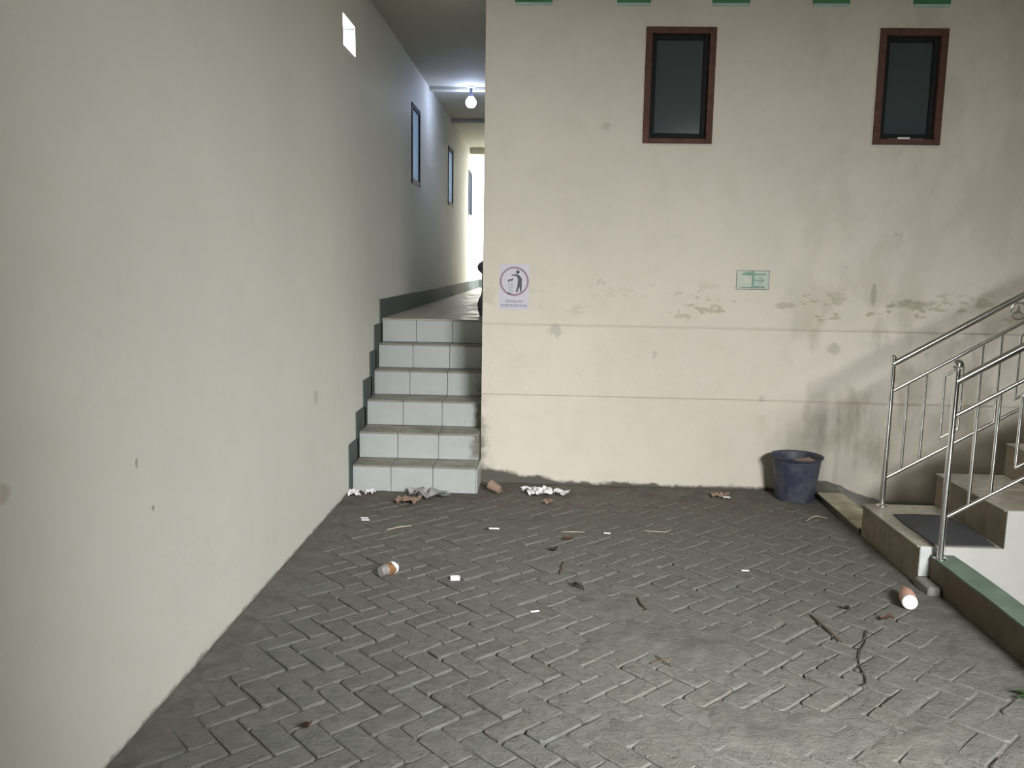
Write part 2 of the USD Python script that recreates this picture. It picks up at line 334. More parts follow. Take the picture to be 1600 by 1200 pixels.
# left wall with a vent hole and three passage windows
LW = sbox(-3.65, -.5, YEND + .15, 3.85)
lwin = [(8.16, 8.68), (11.06, 11.64), (13.84, 14.38)]
for a, b in lwin: LW = LW.difference(sbox(a, 2.315, b, 3.06))
LW = LW.difference(sbox(5.498, 2.912, 5.838, 3.104))
struct('wall_left', cat([extr_yz(LW, XL - .12, XL), extr_yz(Polygon([(-3.6, -.3), (3.02, -.3), (2.98, 1.2), (3.0, 3.62), (-3.6, 3.62)]), XL - .01, XL + .003)]), M['wall_left'])
ZH = 7.2                                    # top of the unseen front bay, added to hold the daylight panel
struct('wall_right', cat([bx(XR, XR + .15, -3.65, 7.7, -.6, ZC + .2), bx(XR, XR + .15, -3.65, -.6, ZC + .2, ZH + .2)]), M['render'])
struct('wall_front', extr_xz(sbox(XL - .12, -.3, XR + .15, ZH + .2).difference(sbox(2.03, 3.0, 4.81, 7.0)), YG - .1, YG), M['render'])  # high opening shaped to frame the added area light
struct('wall_light_blocker', extr_xz(sbox(XL, -.1, XR, ZH).difference(sbox(1.34, -.2, 2.92, 3.2)), -.78, -.62), M['render'])  # unseen wall added to block light from the left wall and wall tops
struct('wall_side', bx(XL - .12, XL, -3.6, -.6, 3.6, ZH + .2), M['render'])  # side of the added front bay
struct('wall_yard', bx(XL - .12, 4.0, YEND, YEND + .15, 0.6, 4.2), M['white_paint'])
struct('ceiling', cat([bx(XL - .12, XR + .15, -.62, YW, ZC, ZC + .2), bx(XL - .12, XR + .15, YG - .15, -.6, ZH, ZH + .2), bx(XC, XR + .15, YW, 7.7, ZC, ZC + .2),
                       bx(XL - .12, XC + .15, YW, YE, ZP, ZP + .4)]), M['ceiling'])
struct('shade_trim_4', tube([(XL - .119, 5.825, 3.088), (XL - .004, 5.825, 3.088)], .004, 8), M['skirt'])  # dark rod drawn in for the thin shade line under the vent soffit
struct('trim_1', cbx(XL, XC, 9.33, 9.43, ZP - .035, ZP, .005), M['ceiling'])
struct('trim_2', cbx(XL, XC, 11.36, 11.46, ZP - .04, ZP, .005), M['ceiling'])
struct('trim_3', cbx(XL, XC, 14.05, 14.2, ZP - .10, ZP, .005), M['ceiling'])
struct('ground', bx(-14, 16, -22, YG - .15, -.12, -.02), M['concrete'])
struct('floor_yard', bx(XC, 4.0, YE, YEND, ZL - .1, ZL - .001), M['landing'])

# ------------------------------------------------------------------ paved floor
floor = thing('floor', kind='structure')
TH = math.radians(44.0); U = np.array([math.cos(TH), math.sin(TH)]); Vv = np.array([-math.sin(TH), math.cos(TH)])
A0 = np.array([-0.366, 2.977]) - 0.10 * U - 0.05 * Vv
def paver(cx, cyy, ang, seed):
    r = np.random.RandomState(seed); L, W = 0.2, 0.1
    gl, gw = 0.0018 + r.rand() * .0012, 0.0026 + r.rand() * 0.0020
    hx, hy = L / 2 - gl, W / 2 - gw
    k = 0.006 + r.rand() * .006
    o = [(-hx + k, -hy), (-hx * .33, -hy), (hx * .33, -hy), (hx - k, -hy), (hx, -hy + k), (hx, hy - k), (hx - k, hy), (hx * .33, hy), (-hx * .33, hy), (-hx + k, hy), (-hx, hy - k), (-hx, -hy + k)]
    o = np.array(o) + r.uniform(-.0016, .0016, (12, 2))
    ti = np.array([1 - (0.0035 + r.rand() * .004) / hx, 1 - (0.0035 + r.rand() * .004) / hy]); t = o * ti + r.uniform(-.0015, .0015, (12, 2))
    if r.rand() < 0.22: i = r.randint(12); t[i] *= 0.80; o[i] *= .93
    tx, ty = r.normal(0, 0.010), r.normal(0, 0.016); z0 = r.normal(0, 0.0018)
    def zz(q, b): return b + z0 + q[:, 0] * tx + q[:, 1] * ty
    V3 = np.vstack([np.c_[o, zz(o, 0) * 0 - .05], np.c_[o, zz(o, -.005)], np.c_[t, zz(t, 0) + r.uniform(-.0009, .0009, 12)], [[0, 0, z0 + r.uniform(-.001, .001)]]])
    Fc = []
    for i in range(12):
        j = (i + 1) % 12
        Fc += [[i, j, 12 + j], [i, 12 + j, 12 + i], [12 + i, 12 + j, 24 + j], [12 + i, 24 + j, 24 + i], [24 + i, 24 + j, 36]]
    c, s = math.cos(ang), math.sin(ang)
    V3[24:, 2] += 0
    V3[:, :2] = V3[:, :2] @ np.array([[c, s], [-s, c]]) + [cx, cyy]
    return trimesh.Trimesh(V3, np.array(Fc), process=False)
cells = []
for i in range(-40, 60):
    for j in range(-40, 60):
        k = (i + j) % 4
        if k == 0: c = A0 + 0.1 * ((i + 1) * U + (j + .5) * Vv); a = TH
        elif k == 2: c = A0 + 0.1 * ((i + .5) * U + (j + 1) * Vv); a = TH + PI / 2
        else: continue
        x, y = c
        ok = XL + 0.085 < x < 1.93 and 1.2 < y < 5.80
        if x > 1.74 and y > 3.90: ok = x < 1.79 and ok
        if x < -0.40 and y > 5.50: ok = False
        if x > 1.86 and y <= 3.9: ok = False
        if ok: cells.append((x, y, a, i * 1000 + j + 90000))
cx_, sx_ = [], []
def seen(c):
    d = np.array([c[0], c[1], -CAM_H]); zf = d @ fwd
    return zf > .3 and abs(d @ rgt) / zf * F_PX < 830 and -(d @ upv) / zf * F_PX < 640
cells.sort(key=lambda c: (not seen(c), math.hypot(c[0], c[1])))
lp = {k: [] for k in range(4)}
for q, (x, y, a, s) in enumerate(cells):
    m = paver(x, y, a, s % 100003); k = random.Random(s).choice([0, 0, 1, 1, 2, 3])
    if q < 300: obj('paver', m, M['paver'][k], floor, smooth=25)
    else: lp[k].append(m)
obj('far_paving', cat(sum(lp.values(), [])), M['paver'][1], floor, smooth=25, kind='stuff')
# packed dirt between and in places over the pavers
gx = np.arange(XL, 2.02, .016); gy = np.arange(1.0, YW + .02, .016)
X, Y = np.meshgrid(gx, gy); P3 = np.stack([X, Y, 0 * X], -1)
n_big = meshkit.fbm(P3 * 2.3, 4, 3); n_mid = meshkit.fbm(P3 * 9, 3, 5); n_fine = meshkit.fbm(P3 * 38, 2, 9)
def blob(cx, cyy, rx, ry): return np.exp(-((X - cx) / rx) ** 2 - ((Y - cyy) / ry) ** 2)
cover = 0.9 * np.clip((n_big - .50) * 5, 0, 1) * .5 + .9 * blob(.55, 3.35, .38, .22) + .8 * blob(.42, 3.8, .30, .16) + .8 * blob(1.25, 2.75, .5, .2) + .9 * blob(1.7, 3.2, .35, .35) + .75 * blob(.25, 2.78, .30, .16) + .7 * blob(.75, 2.7, .3, .2)
cover += 1.2 * np.exp(-((X - XL) / .16) ** 2) + 1.0 * np.clip((Y - 5.30) / .35, 0, 1) * (.4 + n_mid) + 1.1 * np.exp(-((X - 1.9) / .12) ** 2) + .7 * blob(-.2, 5.0, .6, .25) + .6 * blob(.9, 5.1, .8, .25)
Z = -.0150 + .0175 * np.clip(cover, 0, 1.25) * (0.62 + .6 * n_mid) + .004 * (n_fine - .5)
Z = np.where(Y > 5.86, np.maximum(Z, .004), Z); Z = np.where(X < XL + .03, np.maximum(Z, .004 + .01 * n_mid), Z)
nx, ny = len(gx), len(gy); idx = np.arange(nx * ny).reshape(ny, nx)
q = np.stack([idx[:-1, :-1].ravel(), idx[:-1, 1:].ravel(), idx[1:, 1:].ravel(), idx[1:, :-1].ravel()], 1)
obj('dirt_bed', (np.stack([X.ravel(), Y.ravel(), Z.ravel()], 1), q), M['dirt'], floor, smooth=True)
obj('base_slab', cat([bx(XL - .1, 2.0, YG - .2, 1.02, -.2, -.004), bx(XL - .1, XR, YW - .2, YW + .1, -.5, -.06), bx(XL - .1, 2.0, 1.0, YW + .1, -.2, -.03)]), M['concrete'], floor)
obj('lower_slab', cat([bx(2.0, XR, YG - .2, 4.14, -.6, -.45), bx(1.9, XR, 4.9, YW, -.4, -.12)]), M['concrete'], floor)

# ------------------------------------------------------------------ steps up to the passage
RY = [5.585, 5.80, 6.065, 6.33, 6.50, 6.655]; RH = ZL / 6
st = thing('staircase', label='short flight of six white-tiled steps between the left wall and the back wall', cat='stairs')
core = [bx(XL + .005, XC - .004, RY[k] + .012, RY[k + 1] + .02 if k < 5 else 7.0, -.05, RH * (k + 1) - .012) for k in range(6)]
obj('step_core', cat(core), M['core'], st)
xe = [-1.314, -1.045, -0.757, XC - .006]
for k in range(6):
    z0, z1 = RH * k + (.004 if k == 0 else .002), RH * (k + 1) - .012
    sh = (-.004, .006, -.002, .004, .0, .003)[k]
    for a, b in zip(xe[:-1], xe[1:]):
        a += sh if a > -1.3 else 0; b += sh if b < -.5 else 0
        obj('riser_tile', cbx(a + .0015, b - .0015, RY[k], RY[k] + .014, z0, z1, .0025), M['riser'], st)
        if k < 5: obj('tread_tile', cbx(a + .0015, b - .0015, RY[k] - .006, RY[k + 1] + .004, z1 + .001, RH * (k + 1), .003), M['tread'], st)
obj('end_tile', cbx(XC - .006, XC + .003, RY[0] + .004, YW - .004, .004, RH - .012, .002), M['riser'], st)
# landing
land = thing('floor_landing', kind='structure')
y = RY[5] - .006; rows = 0
while rows < 10:
    for a, b in ((XL + .004, -1.045), (-1.045, -.757), (-.757, XC)):
        obj('floor_tile', cbx(a + .001, b - .001, y + .001, y + .299, ZL - .012, ZL, .0015), M['landing'], land)
    y += .3; rows += 1
obj('slab', bx(XL, XC + .15, y, YEND, ZL - .12, ZL), M['landing'], land)
obj('bedding', bx(XL, XC, 7.0, y, ZL - .12, ZL - .012), M['core'], land)
# stepped skirting
sk = thing('baseboard_left', kind='structure')
sy = [(5.525, 5.745, .006, .335), (5.745, 5.985, RH, .520), (5.985, 6.215, 2 * RH, .712), (6.215, 6.385, 3 * RH, .895), (6.385, 6.605, 4 * RH, 1.085), (6.605, 7.2, 5 * RH, 1.272)]
for y0, y1, z0, z1 in sy: obj('skirting_tile', cbx(XL, XL + .011, y0 + .001, y1 + .04 if y1 < 7 else y1, z0, z1, .002), M['skirt'], sk)
yy = 7.2
while yy < 13.8:
    obj('skirting_tile', cbx(XL, XL + .011, yy + .001, yy + .599, ZL, 1.272, .002), M['skirt'], sk); yy += .6
obj('skirting_tile', cbx(XL, XL + .011, yy + .001, YEND, ZL, 1.272, .002), M['skirt'], sk)
struct('baseboard_end', cbx(XL, 3.5, YEND - .012, YEND, ZL, 1.275, .002), M['skirt'])

# ------------------------------------------------------------------ windows of the back wall
def back_window(n, x0, x1, z0, z1, fw, open_lat):
    w = thing('window_%d' % n, kind='structure')
    ya, yb = YW - .012, YW + .10
    obj('frame_stile', cbx(x0, x0 + fw, ya, yb, z0, z1, .003), M['frame'], w); obj('frame_stile', cbx(x1 - fw, x1, ya, yb, z0, z1, .003), M['frame'], w)
    obj('frame_rail', cbx(x0 + fw, x1 - fw, ya, yb, z1 - fw, z1, .003), M['frame'], w); obj('frame_rail', cbx(x0 + fw, x1 - fw, ya, yb, z0, z0 + fw * .8, .003), M['frame'], w)
    a, b, c, d = x0 + fw, x1 - fw, z0 + fw * .8, z1 - fw; sw = .034
    yc, yd = YW + .022, YW + .055
    obj('sash_stile', cbx(a, a + sw, yc, yd, c, d, .003), M['sash'], w); obj('sash_stile', cbx(b - sw, b, yc, yd, c, d, .003), M['sash'], w)
    obj('sash_rail', cbx(a + sw, b - sw, yc, yd, d - sw, d, .003), M['sash'], w); obj('sash_rail', cbx(a + sw, b - sw, yc, yd, c, c + sw * 1.1, .003), M['sash'], w)
    obj('pane', bx(a + sw - .004, b - sw + .004, YW + .036, YW + .040, c + sw, d - sw + .004), M['glass'], w)
    # rough white edging left by the painter
    rr = np.random.RandomState(n + 4); P = []
    def wob(xa, za, xb, zb, k=26):
        return [(xa + (xb - xa) * i / k + rr.uniform(-.004, .004), za + (zb - za) * i / k + rr.uniform(-.004, .004)) for i in range(k)]
    e = .012 if n == 2 else .008
    outp = wob(x0 - e, z0 - e * 1.4, x1 + e * .3, z0 - e * 1.4) + wob(x1 + e * .3, z0 - e * 1.4, x1 + e * .3, z1 + e * .6) + wob(x1 + e * .3, z1 + e * .6, x0 - e, z1 + e * .6) + wob(x0 - e, z1 + e * .6, x0 - e, z0 - e * 1.4)
    ring = Polygon(outp).buffer(0).difference(sbox(x0 + .001, z0 + .001, x1 - .001, z1 - .001))
    obj('putty_edge', extr_xz(ring, YW - .003, YW + .001), M['putty'], w)
    if open_lat:
        xm = (x0 + x1) / 2 - .012
        obj('latch', cat([cbx(xm - .045, xm + .04, YW - .001, YW + .03, z0 + fw * .8 - .004, z0 + fw * .8 + .016, .003), tube([(xm - .1, YW + .012, z0 + fw * .8 + .004), (xm + .13, YW + .012, z0 + fw * .8 + .004)], .0035)]), M['chrome'], w)
back_window(1, *wins[0], .042, False)
back_window(2, *wins[1], .046, True)
# passage windows in the left wall
for n, (a, b) in enumerate(lwin):
    w = thing('window_%d' % (n + 3), kind='structure'); z0, z1, f = 2.315, 3.06, .05
    xa, xb = XL - .03, XL + .006
    obj('frame_stile', cbx(xa, xb, a, a + f, z0, z1, .003), M['sash'], w); obj('frame_stile', cbx(xa, xb, b - f, b, z0, z1, .003), M['sash'], w)
    obj('frame_rail', cbx(xa, xb, a + f, b - f, z1 - f, z1, .003), M['sash'], w); obj('frame_rail', cbx(xa, xb, a + f, b - f, z0, z0 + f, .003), M['putty'], w)
    obj('pane', bx(XL - .010, XL - .006, a + f - .004, b - f + .004, z0 + f - .004, z1 - f + .004), M['frosted'], w)
# green vent blocks under the ceiling
for k, (a, b) in enumerate(vents):
    v = thing('vent_block', label=['green vent block nearest the passage corner at the top edge of the wall', 'green vent block above and to the left of the left window', 'green vent block above and to the right of the left window', 'green vent block above and to the left of the right window', 'green vent block above and to the right of the right window'][k], cat='vent', group='green vent blocks along the wall top')
    fr = sbox(a, VZ0, b, VZ1).difference(unary_union([sbox(a + .03, VZ0 + .03 + i * .066, b - .03, VZ0 + .065 + i * .066) for i in range(3)]))
    obj('block', extr_xz(fr, YW - .004, YW + .12), M['green'], v)
    obj('reflection_strip', cbx(a + .004, b - .004, YW - .010, YW + .004, VZ0 - .020, VZ0 - .001, .002), M['reflection_edge'], v)  # pale strip paints the light reflected beneath the vent
    obj('back_board', bx(a, b, YW + .121, YW + .149, VZ0, VZ1), M['green'], v)

# ------------------------------------------------------------------ right-hand stair, railings, kerb
S1X, S2X, S3X, SYF, SYB = 1.880, 2.29, 2.67, 4.15, 4.91
SX = [S1X, S2X, S3X, 3.05, 3.43, 3.81]; SZ = [.2, .395, .585, .775, .965, 1.155]
sr = thing('tiled_staircase', label='tan-tiled stair with steel railings rising to the right along the back wall', cat='stairs')
core = [bx(SX[k] + .01, (SX[k + 1] if k < 5 else 5.12) + .02, SYF + .004, SYB - .004, (-.1 if k == 0 else 0), SZ[k] - .012) for k in range(6)]
obj('step_core', cat(core), M['step_core'], sr)
for k in range(6):
    zb = -.01 if k == 0 else SZ[k - 1]; ym = (SYF + SYB) / 2 + (.03 if k else -.02); x = SX[k]
    y0 = SYF
    for i, (a, b) in enumerate(((y0, ym), (ym, SYB))):
        obj('riser_tile', cbx(x, x + .012, a + .0012, b - .0012, zb, SZ[k] - .012, .002), M['tan'][1], sr)
    nx_ = SX[k + 1] if k < 5 else 5.14
    for i, (a, b) in enumerate(((y0, ym), (ym, SYB))):
        obj('tread_tile', cbx(x - .008, nx_ + .004, a + .0012, b - .0012, SZ[k] - .011, SZ[k], .003), M['tan'][0], sr)
obj('step_end', cbx(S1X + .001, 1.972, SYF - .014, SYF - .0005, .045, .200, .004), M['block_end'], sr, label='limewashed end face of the lowest step')
side = Polygon([(2.0, -.45), (2.0, .2), (S2X - .001, .2), (S2X - .001, .395), (S3X - .001, .395), (S3X - .001, .585), (3.05, .585), (3.05, .775), (3.43, .775), (3.43, .965), (3.81, .965), (3.81, 1.155), (5.15, 1.155), (5.15, -.45)])
obj('side_wall', extr_xz(side, SYF - .012, SYF - .0005), M['white_paint'], sr, label='white stepped side face of the stair')
# mat on the lowest step
g_ = np.random.RandomState(3)
ou = [(1.955, 4.165), (2.26, 4.168), (2.272, 4.3), (2.275, 4.5), (2.262, 4.69), (2.1, 4.70), (1.965, 4.685), (1.952, 4.5), (1.956, 4.3)]
mt = extr(Polygon(ou), .006); mt.apply_translation([0, 0, .2005])
tag(obj('door_mat', mt, M['mat']), 'dark grey rubber mat lying on the lowest tan step', 'mat')
# ledge beside the step, cement fillet at the wall, small front pad
pad = thing('tile_ledge', label='low narrow ledge of tan tiles between the blue bin and the lowest step', cat='ledge')
obj('ledge_core', bx(1.872, 2.03, 4.92, 5.80, -.05, .036), M['core'], pad)
for i, (a, b) in enumerate(((4.92, 5.10), (5.10, 5.40), (5.40, 5.70))): obj('tile', cbx(1.868, 2.04, a + .0015, b - .0015, .037, .049, .003), M['tan'][2], pad)
obj('cement_cap', cbx(1.866, 2.045, 5.70, 5.82, .02, .050, .01), M['concrete'], pad)
fx = np.linspace(1.83, 2.62, 40); V = []; 
for i, x in enumerate(fx):
    h = np.interp(x, [1.83, 1.93, 2.0, 2.1, 2.2, 2.4, 2.62], [.05, .088, .085, .05, .0, -.05, -.08]); 
    for j in range(7):
        t = j / 6; yq = YW - .01 - .17 * t * np.interp(x, [1.83, 1.95, 2.6], [.3, 1, 1]); zq = h * (1 - t ** 1.4) + (-.05 if x > 2.05 else .02) * t
        V.append([x, yq + .01 * (meshkit.noise([x * 30, t * 4, 0], 2) - .5), zq + .018 * (meshkit.fbm(np.array([x * 22, t * 5, 1.]), 3, 4) - .5)])
idx = np.arange(280).reshape(40, 7); q = np.stack([idx[:-1, :-1].ravel(), idx[:-1, 1:].ravel(), idx[1:, 1:].ravel(), idx[1:, :-1].ravel()], 1)
tag(obj('cement_fillet', (np.array(V), q), M['concrete'], smooth=True), 'rough grey cement fillet at the foot of the wall behind the bin', 'cement')
tag(obj('concrete_pad', place(cbx(-.055, .010, -.08, .085, -.05, .046, .008), (1.920, 4.06, 0)), M['concrete']), 'small grey concrete pad on the paving in front of the lowest step', 'pad')
kb = thing('kerb', label='low brown kerb with a green painted top running forward from the stair', cat='kerb')
obj('kerb_body', cbx(1.934, 2.045, 1.0, 4.135, -.45, .150, .004), M['kerb'], kb)
kx = [(1.930, 4.137)] + [(1.930 + g_.uniform(-.003, .003), yq) for yq in np.arange(4.0, 1.0, -.1)] + [(2.05 + g_.uniform(-.005, .005), yq) for yq in np.arange(1.05, 4.1, .1)] + [(2.046, 4.137)]
kt = extr(Polygon(kx).buffer(0), .010); kt.apply_translation([0, 0, .1505])
obj('kerb_top', kt, M['ledge_green'], kb, label='green painted top of the kerb')

def rod(a, b, r, n=14): return tube([a, b], r, n)
SL = 0.59
def railing(name, label, y, xp, zbase, ztop, zh, z2, zb, xend, ball, first, emblem):
    t = thing(name, label=label, cat='railing', group='steel railings of the tiled stair')
    obj('post', rod((xp, y, zbase), (xp, y, ztop), .0155), M['steel'], t, smooth=40)
    fl = lathe([(0, .006), (.026, .006), (.03, .003), (.031, 0), (0, 0)], 24); obj('base_flange', place(fl, (xp, y, zbase)), M['steel'], t, smooth=40)
    if ball:
        s = trimesh.creation.icosphere(3, .026); s.apply_translation([xp, y, ztop + .022]); obj('ball_finial', s, M['steel'], t, smooth=True)
        obj('finial_collar', place(lathe([(0, 0), (.017, 0), (.019, .006), (.012, .012), (0, .012)], 20), (xp, y, ztop - .008)), M['steel'], t, smooth=40)
    else:
        c = trimesh.creation.icosphere(2, .0155); c.apply_translation([xp, y, ztop]); obj('post_cap', c, M['steel'], t, smooth=True)
    H = lambda x, z: z + SL * (x - xp)
    obj('handrail', rod((xp, y, zh), (xend, y, H(xend, zh)), .0180, 18), M['steel'], t, smooth=40)
    obj('upper_rail', rod((xp, y, z2), (xend, y, H(xend, z2)), .0100), M['steel'], t, smooth=40)
    obj('lower_rail', rod((xp, y, zb), (xend, y, H(xend, zb)), .0100), M['steel'], t, smooth=40)
    x = first
    while x < xend - .1:
        for q in (0, 1):
            xx = x + .1 * q; obj('baluster', rod((xx, y, H(xx, zb)), (xx, y, H(xx, z2)), .0088, 10), M['steel'], t, smooth=40)
        a, b = x + .205, x + .302
        if b < xend:
            q1, q2, q3, q4 = (a, y, H(a, zb) + .075), (a, y, H(a, z2) - .075), (b, y, H(b, z2) - .075), (b, y, H(b, zb) + .075)
            fr = cat([rod(q1, q2, .0078, 10), rod(q2, q3, .0078, 10), rod(q3, q4, .0078, 10), rod(q4, q1, .0078, 10)] + [place(trimesh.creation.icosphere(1, .008), c) for c in (q1, q2, q3, q4)])
            obj('inset_frame', fr, M['steel'], t, smooth=40)
            m = (a + b) / 2
            obj('stub', rod((m, y, H(m, z2)), (m, y, H(m, z2) - .075), .005, 8), M['steel'], t, smooth=40); obj('stub', rod((m, y, H(m, zb)), (m, y, H(m, zb) + .075), .005, 8), M['steel'], t, smooth=40)
        x += .4
    x = xp + 1.15
    obj('post', rod((xend, y, H(xend, zb) - .35), (xend, y, H(xend, zh)), .0135), M['steel'], t, smooth=40)
    if emblem:
        ex = 2.645; ez = (H(ex, zh) + H(ex, z2)) / 2; R_ = .047
        an = np.linspace(0, 2 * PI, 33)
        tor = trimesh.creation.torus(R_, .0065, major_sections=36, minor_sections=10); e = obj('emblem_ring', place(tor, (ex, y, ez), rx=PI / 2), M['steel'], t, smooth=True, label='ring with a three-pointed star')
        sp_ = []
        for k in range(3):
            b = PI / 2 + 2 * PI * k / 3; d = np.array([math.cos(b), 0, math.sin(b)]); n_ = np.array([-math.sin(b), 0, math.cos(b)])
            c = np.array([ex, y, ez]); tipp = c + d * R_
            sp_.append(trimesh.convex.convex_hull(np.array([tipp + [0, .002, 0], tipp - [0, .002, 0], c + n_ * .009 + d * .003, c - n_ * .009 + d * .003, c + [0, .006, 0], c - [0, .006, 0]])))
        obj('star_spokes', cat(sp_), M['steel'], t)
    return t
railing('stair_railing', 'far steel railing nearest the back wall with a ring emblem under its handrail', 4.88, 1.976, .2, 1.07, 1.033, .872, .360, 3.75, False, 2.067, True)
railing('stair_railing', 'front steel railing with a ball-topped post standing on the green kerb', 4.085, 1.957, .161, 1.10, 1.038, .868, .365, 3.4, True, 2.068, False)

# ------------------------------------------------------------------ signs
po = thing('poster', (-.240, YW, 1.404), label='white printed poster with a red ring and a figure using a waste basket', cat='poster')
obj('paper', bx(-.103, .103, -.003, 0, -.155, .155), M['poster'], po)
def flat(poly, y0=-.0045): return extr_xz(poly, y0, -.003)
cz = .040
obj('ring', flat(Point(0, cz).buffer(.101, 48).difference(Point(0, cz).buffer(.088, 48))), M['red_ink'], po)
S_ = .0105
fig = unary_union([Point(.024, .104).buffer(.0125), Polygon([(-.020, .086), (.018, .088), (.036, .080), (.052, .060), (.055, .046), (.050, .044), (.042, .058), (.052, .048), (.050, .034), (.024, .034), (.026, .058), (.016, .076), (-.020, .081)]).buffer(0),
                   Polygon([(.024, .036), (.052, .036), (.053, .010), (.050, -.033), (.041, -.033), (.039, .000), (.034, -.002), (.021, -.036), (.011, -.034), (.022, .004)]).buffer(0)])
obj('figure', flat(fig.buffer(0)), M['black_ink'], po)
bask = unary_union([sbox(-.048, .026 - k * .0105, -.004, .0315 - k * .0105) for k in range(8)])
obj('basket', flat(bask.intersection(Polygon([(-.048, .034), (-.004, .034), (-.010, -.052), (-.042, -.052)]))), M['pale_ink'], po)
obj('rubbish', flat(Polygon([(-.046, .040), (-.036, .055), (-.026, .052), (-.012, .060), (-.006, .052), (-.018, .042), (-.028, .046), (-.038, .036)])), M['black_ink'], po)
for tx, zt, w in (('JAGALAH', -.106, .125), ('KEBERSIHAN', -.136, .178)):
    t = meshkit.text_mesh(tx, .0175, .0015, bold=True); b = t.bounds; t.apply_translation([-(b[0][0] + b[1][0]) / 2, 0, 0]); t.apply_scale([w / (b[1][0] - b[0][0]), 1, 1])
    v = t.vertices.copy(); t.vertices = np.stack([v[:, 0], -.003 - v[:, 2], v[:, 1] + zt], 1); obj('lettering', t, M['grey_ink'], po)
ex = thing('exit_sign', (1.397, YW, 1.4815), label='small pale green emergency exit sign with an arrow on the back wall', cat='sign')
obj('panel', cbx(-.112, .112, -.006, 0, -.066, .066, .002), M['sign_panel'], ex)
def fl2(p): return extr_xz(p, -.0075, -.006)
obj('border', fl2(sbox(-.111, -.065, .111, .065).difference(sbox(-.107, -.061, .107, .061))), M['sign_grey'], ex)
obj('right_field', fl2(sbox(.008, -.044, .09, .032)), M['sign_soft'], ex)
obj('left_field', fl2(Point(-.036, 0).buffer(.022).union(sbox(-.088, -.046, -.01, -.038))), M['sign_white'], ex)
obj('green_bands', extr_xz(unary_union([Polygon([(-.083, .034), (.003, .032), (.003, .060), (-.02, .056), (-.06, .050)]), sbox(-.006, -.056, .008, .06), sbox(.003, .034, .088, .044), sbox(-.08, -.054, .086, -.046)]), -.0085, -.0075), M['sign_green'], ex)
arc = Point(.044, -.002).buffer(.021).difference(Point(.044, -.002).buffer(.0165)).intersection(sbox(.040, -.03, .08, .03))
obj('arrow', extr_xz(unary_union([arc, sbox(.010, -.004, .066, 0), Polygon([(.066, .006), (.076, -.002), (.066, -.010)])]), -.0085, -.0075), M['sign_grey'], ex)
obj('small_print', extr_xz(unary_union([sbox(.014 + k * .0105, -.0445, .0205 + k * .0105, -.038) for k in range(6)]), -.0088, -.0078), M['sign_grey'], ex)

# ------------------------------------------------------------------ bulb in the passage
bu = thing('ceiling_bulb', (-.873, 9.3, ZP), label='lit white bulb hanging from the passage ceiling', cat='light bulb')
obj('ceiling_rose', place(lathe([(0, 0), (.045, 0), (.045, -.012), (.02, -.02), (0, -.02)], 24)), M['white_plastic'], bu, smooth=40)
obj('socket', place(lathe([(0, -.018), (.016, -.02), (.018, -.09), (.022, -.105), (0, -.105)], 20)), M['black_plastic'], bu, smooth=40)
obj('globe', place(lathe([(0, -.222), (.03, -.217), (.050, -.198), (.058, -.168), (.052, -.142), (.034, -.118), (.022, -.104)], 28)), M['bulb'], bu, smooth=True)

# ------------------------------------------------------------------ pedestal behind the corner, bin and its contents
pe = thing('pedestal_bin', (-.500, 7.2, ZL), label='dark grey pedestal half hidden behind the wall corner on the landing', cat='pedestal')
obj('base', place(lathe([(0, 0), (.085, 0), (.088, .012), (.10, .05), (.105, .10), (.092, .145), (.078, .17)], 28)), M['black_plastic'], pe, smooth=40)
obj('column', place(lathe([(.078, .16), (.070, .20), (.068, .36)], 28)), M['black_plastic'], pe, smooth=40)
obj('top', place(lathe([(.068, .355), (.085, .372), (.105, .392), (.108, .42), (.098, .440), (.060, .468), (.0, .475)], 28)), M['black_plastic'], pe, smooth=40)
bn = thing('waste_bin', (1.715, 5.700, .004), label='dusty navy blue plastic bin standing against the back wall', cat='bin')
bh = .300
prof = [(0, 0), (.122, 0), (.127, .006), (.159, bh - .022), (.164, bh - .018), (.174, bh - .006), (.176, bh), (.172, bh + .003), (.162, bh - .006), (.156, bh - .024), (.121, .012), (0, .012)]
bm = lathe(prof[:5], 48); obj('body', bm, M['bin'], bn, smooth=35)
obj('rim', lathe(prof[4:9], 48), M['bin'], bn, smooth=35); obj('lining', lathe(prof[8:], 48), M['bin'], bn, smooth=35)
def sheet(w, d, n, seed, amp, curl=0.0, frac=6):
    u, v = np.meshgrid(np.linspace(-1, 1, n), np.linspace(-1, 1, n)); r = np.random.RandomState(seed)
    P = np.stack([u * w / 2, v * d / 2, 0 * u], -1)
    Q = P / max(w, d) * frac + seed * 3.7
    P = P + amp * np.stack([meshkit.fbm(Q + k * 11, 3, seed + k) - .5 for k in range(3)], -1) * [1, 1, 1.4]
    P[..., 2] += curl * (u ** 2) * w
    P[..., 2] -= P[..., 2].min(); i = np.arange(n * n).reshape(n, n)
    q = np.stack([i[:-1, :-1].ravel(), i[:-1, 1:].ravel(), i[1:, 1:].ravel(), i[1:, :-1].ravel()], 1)
    f = np.vstack([q[:, [0, 1, 2]], q[:, [0, 2, 3]]]); m = trimesh.Trimesh(P.reshape(-1, 3), f, process=False)
    b = m.copy(); b.vertices = b.vertices + [0, 0, .0006]
    return cat([trimesh.Trimesh(m.vertices, f[:, ::-1], process=False), b])
tag(obj('card_scrap', place(sheet(.20, .12, 10, 5, .02), (1.735, 5.66, .262), .12, -.14, .35), M['brown_paper'], smooth=40), 'grey-brown card scrap poking up inside the blue bin', 'card')
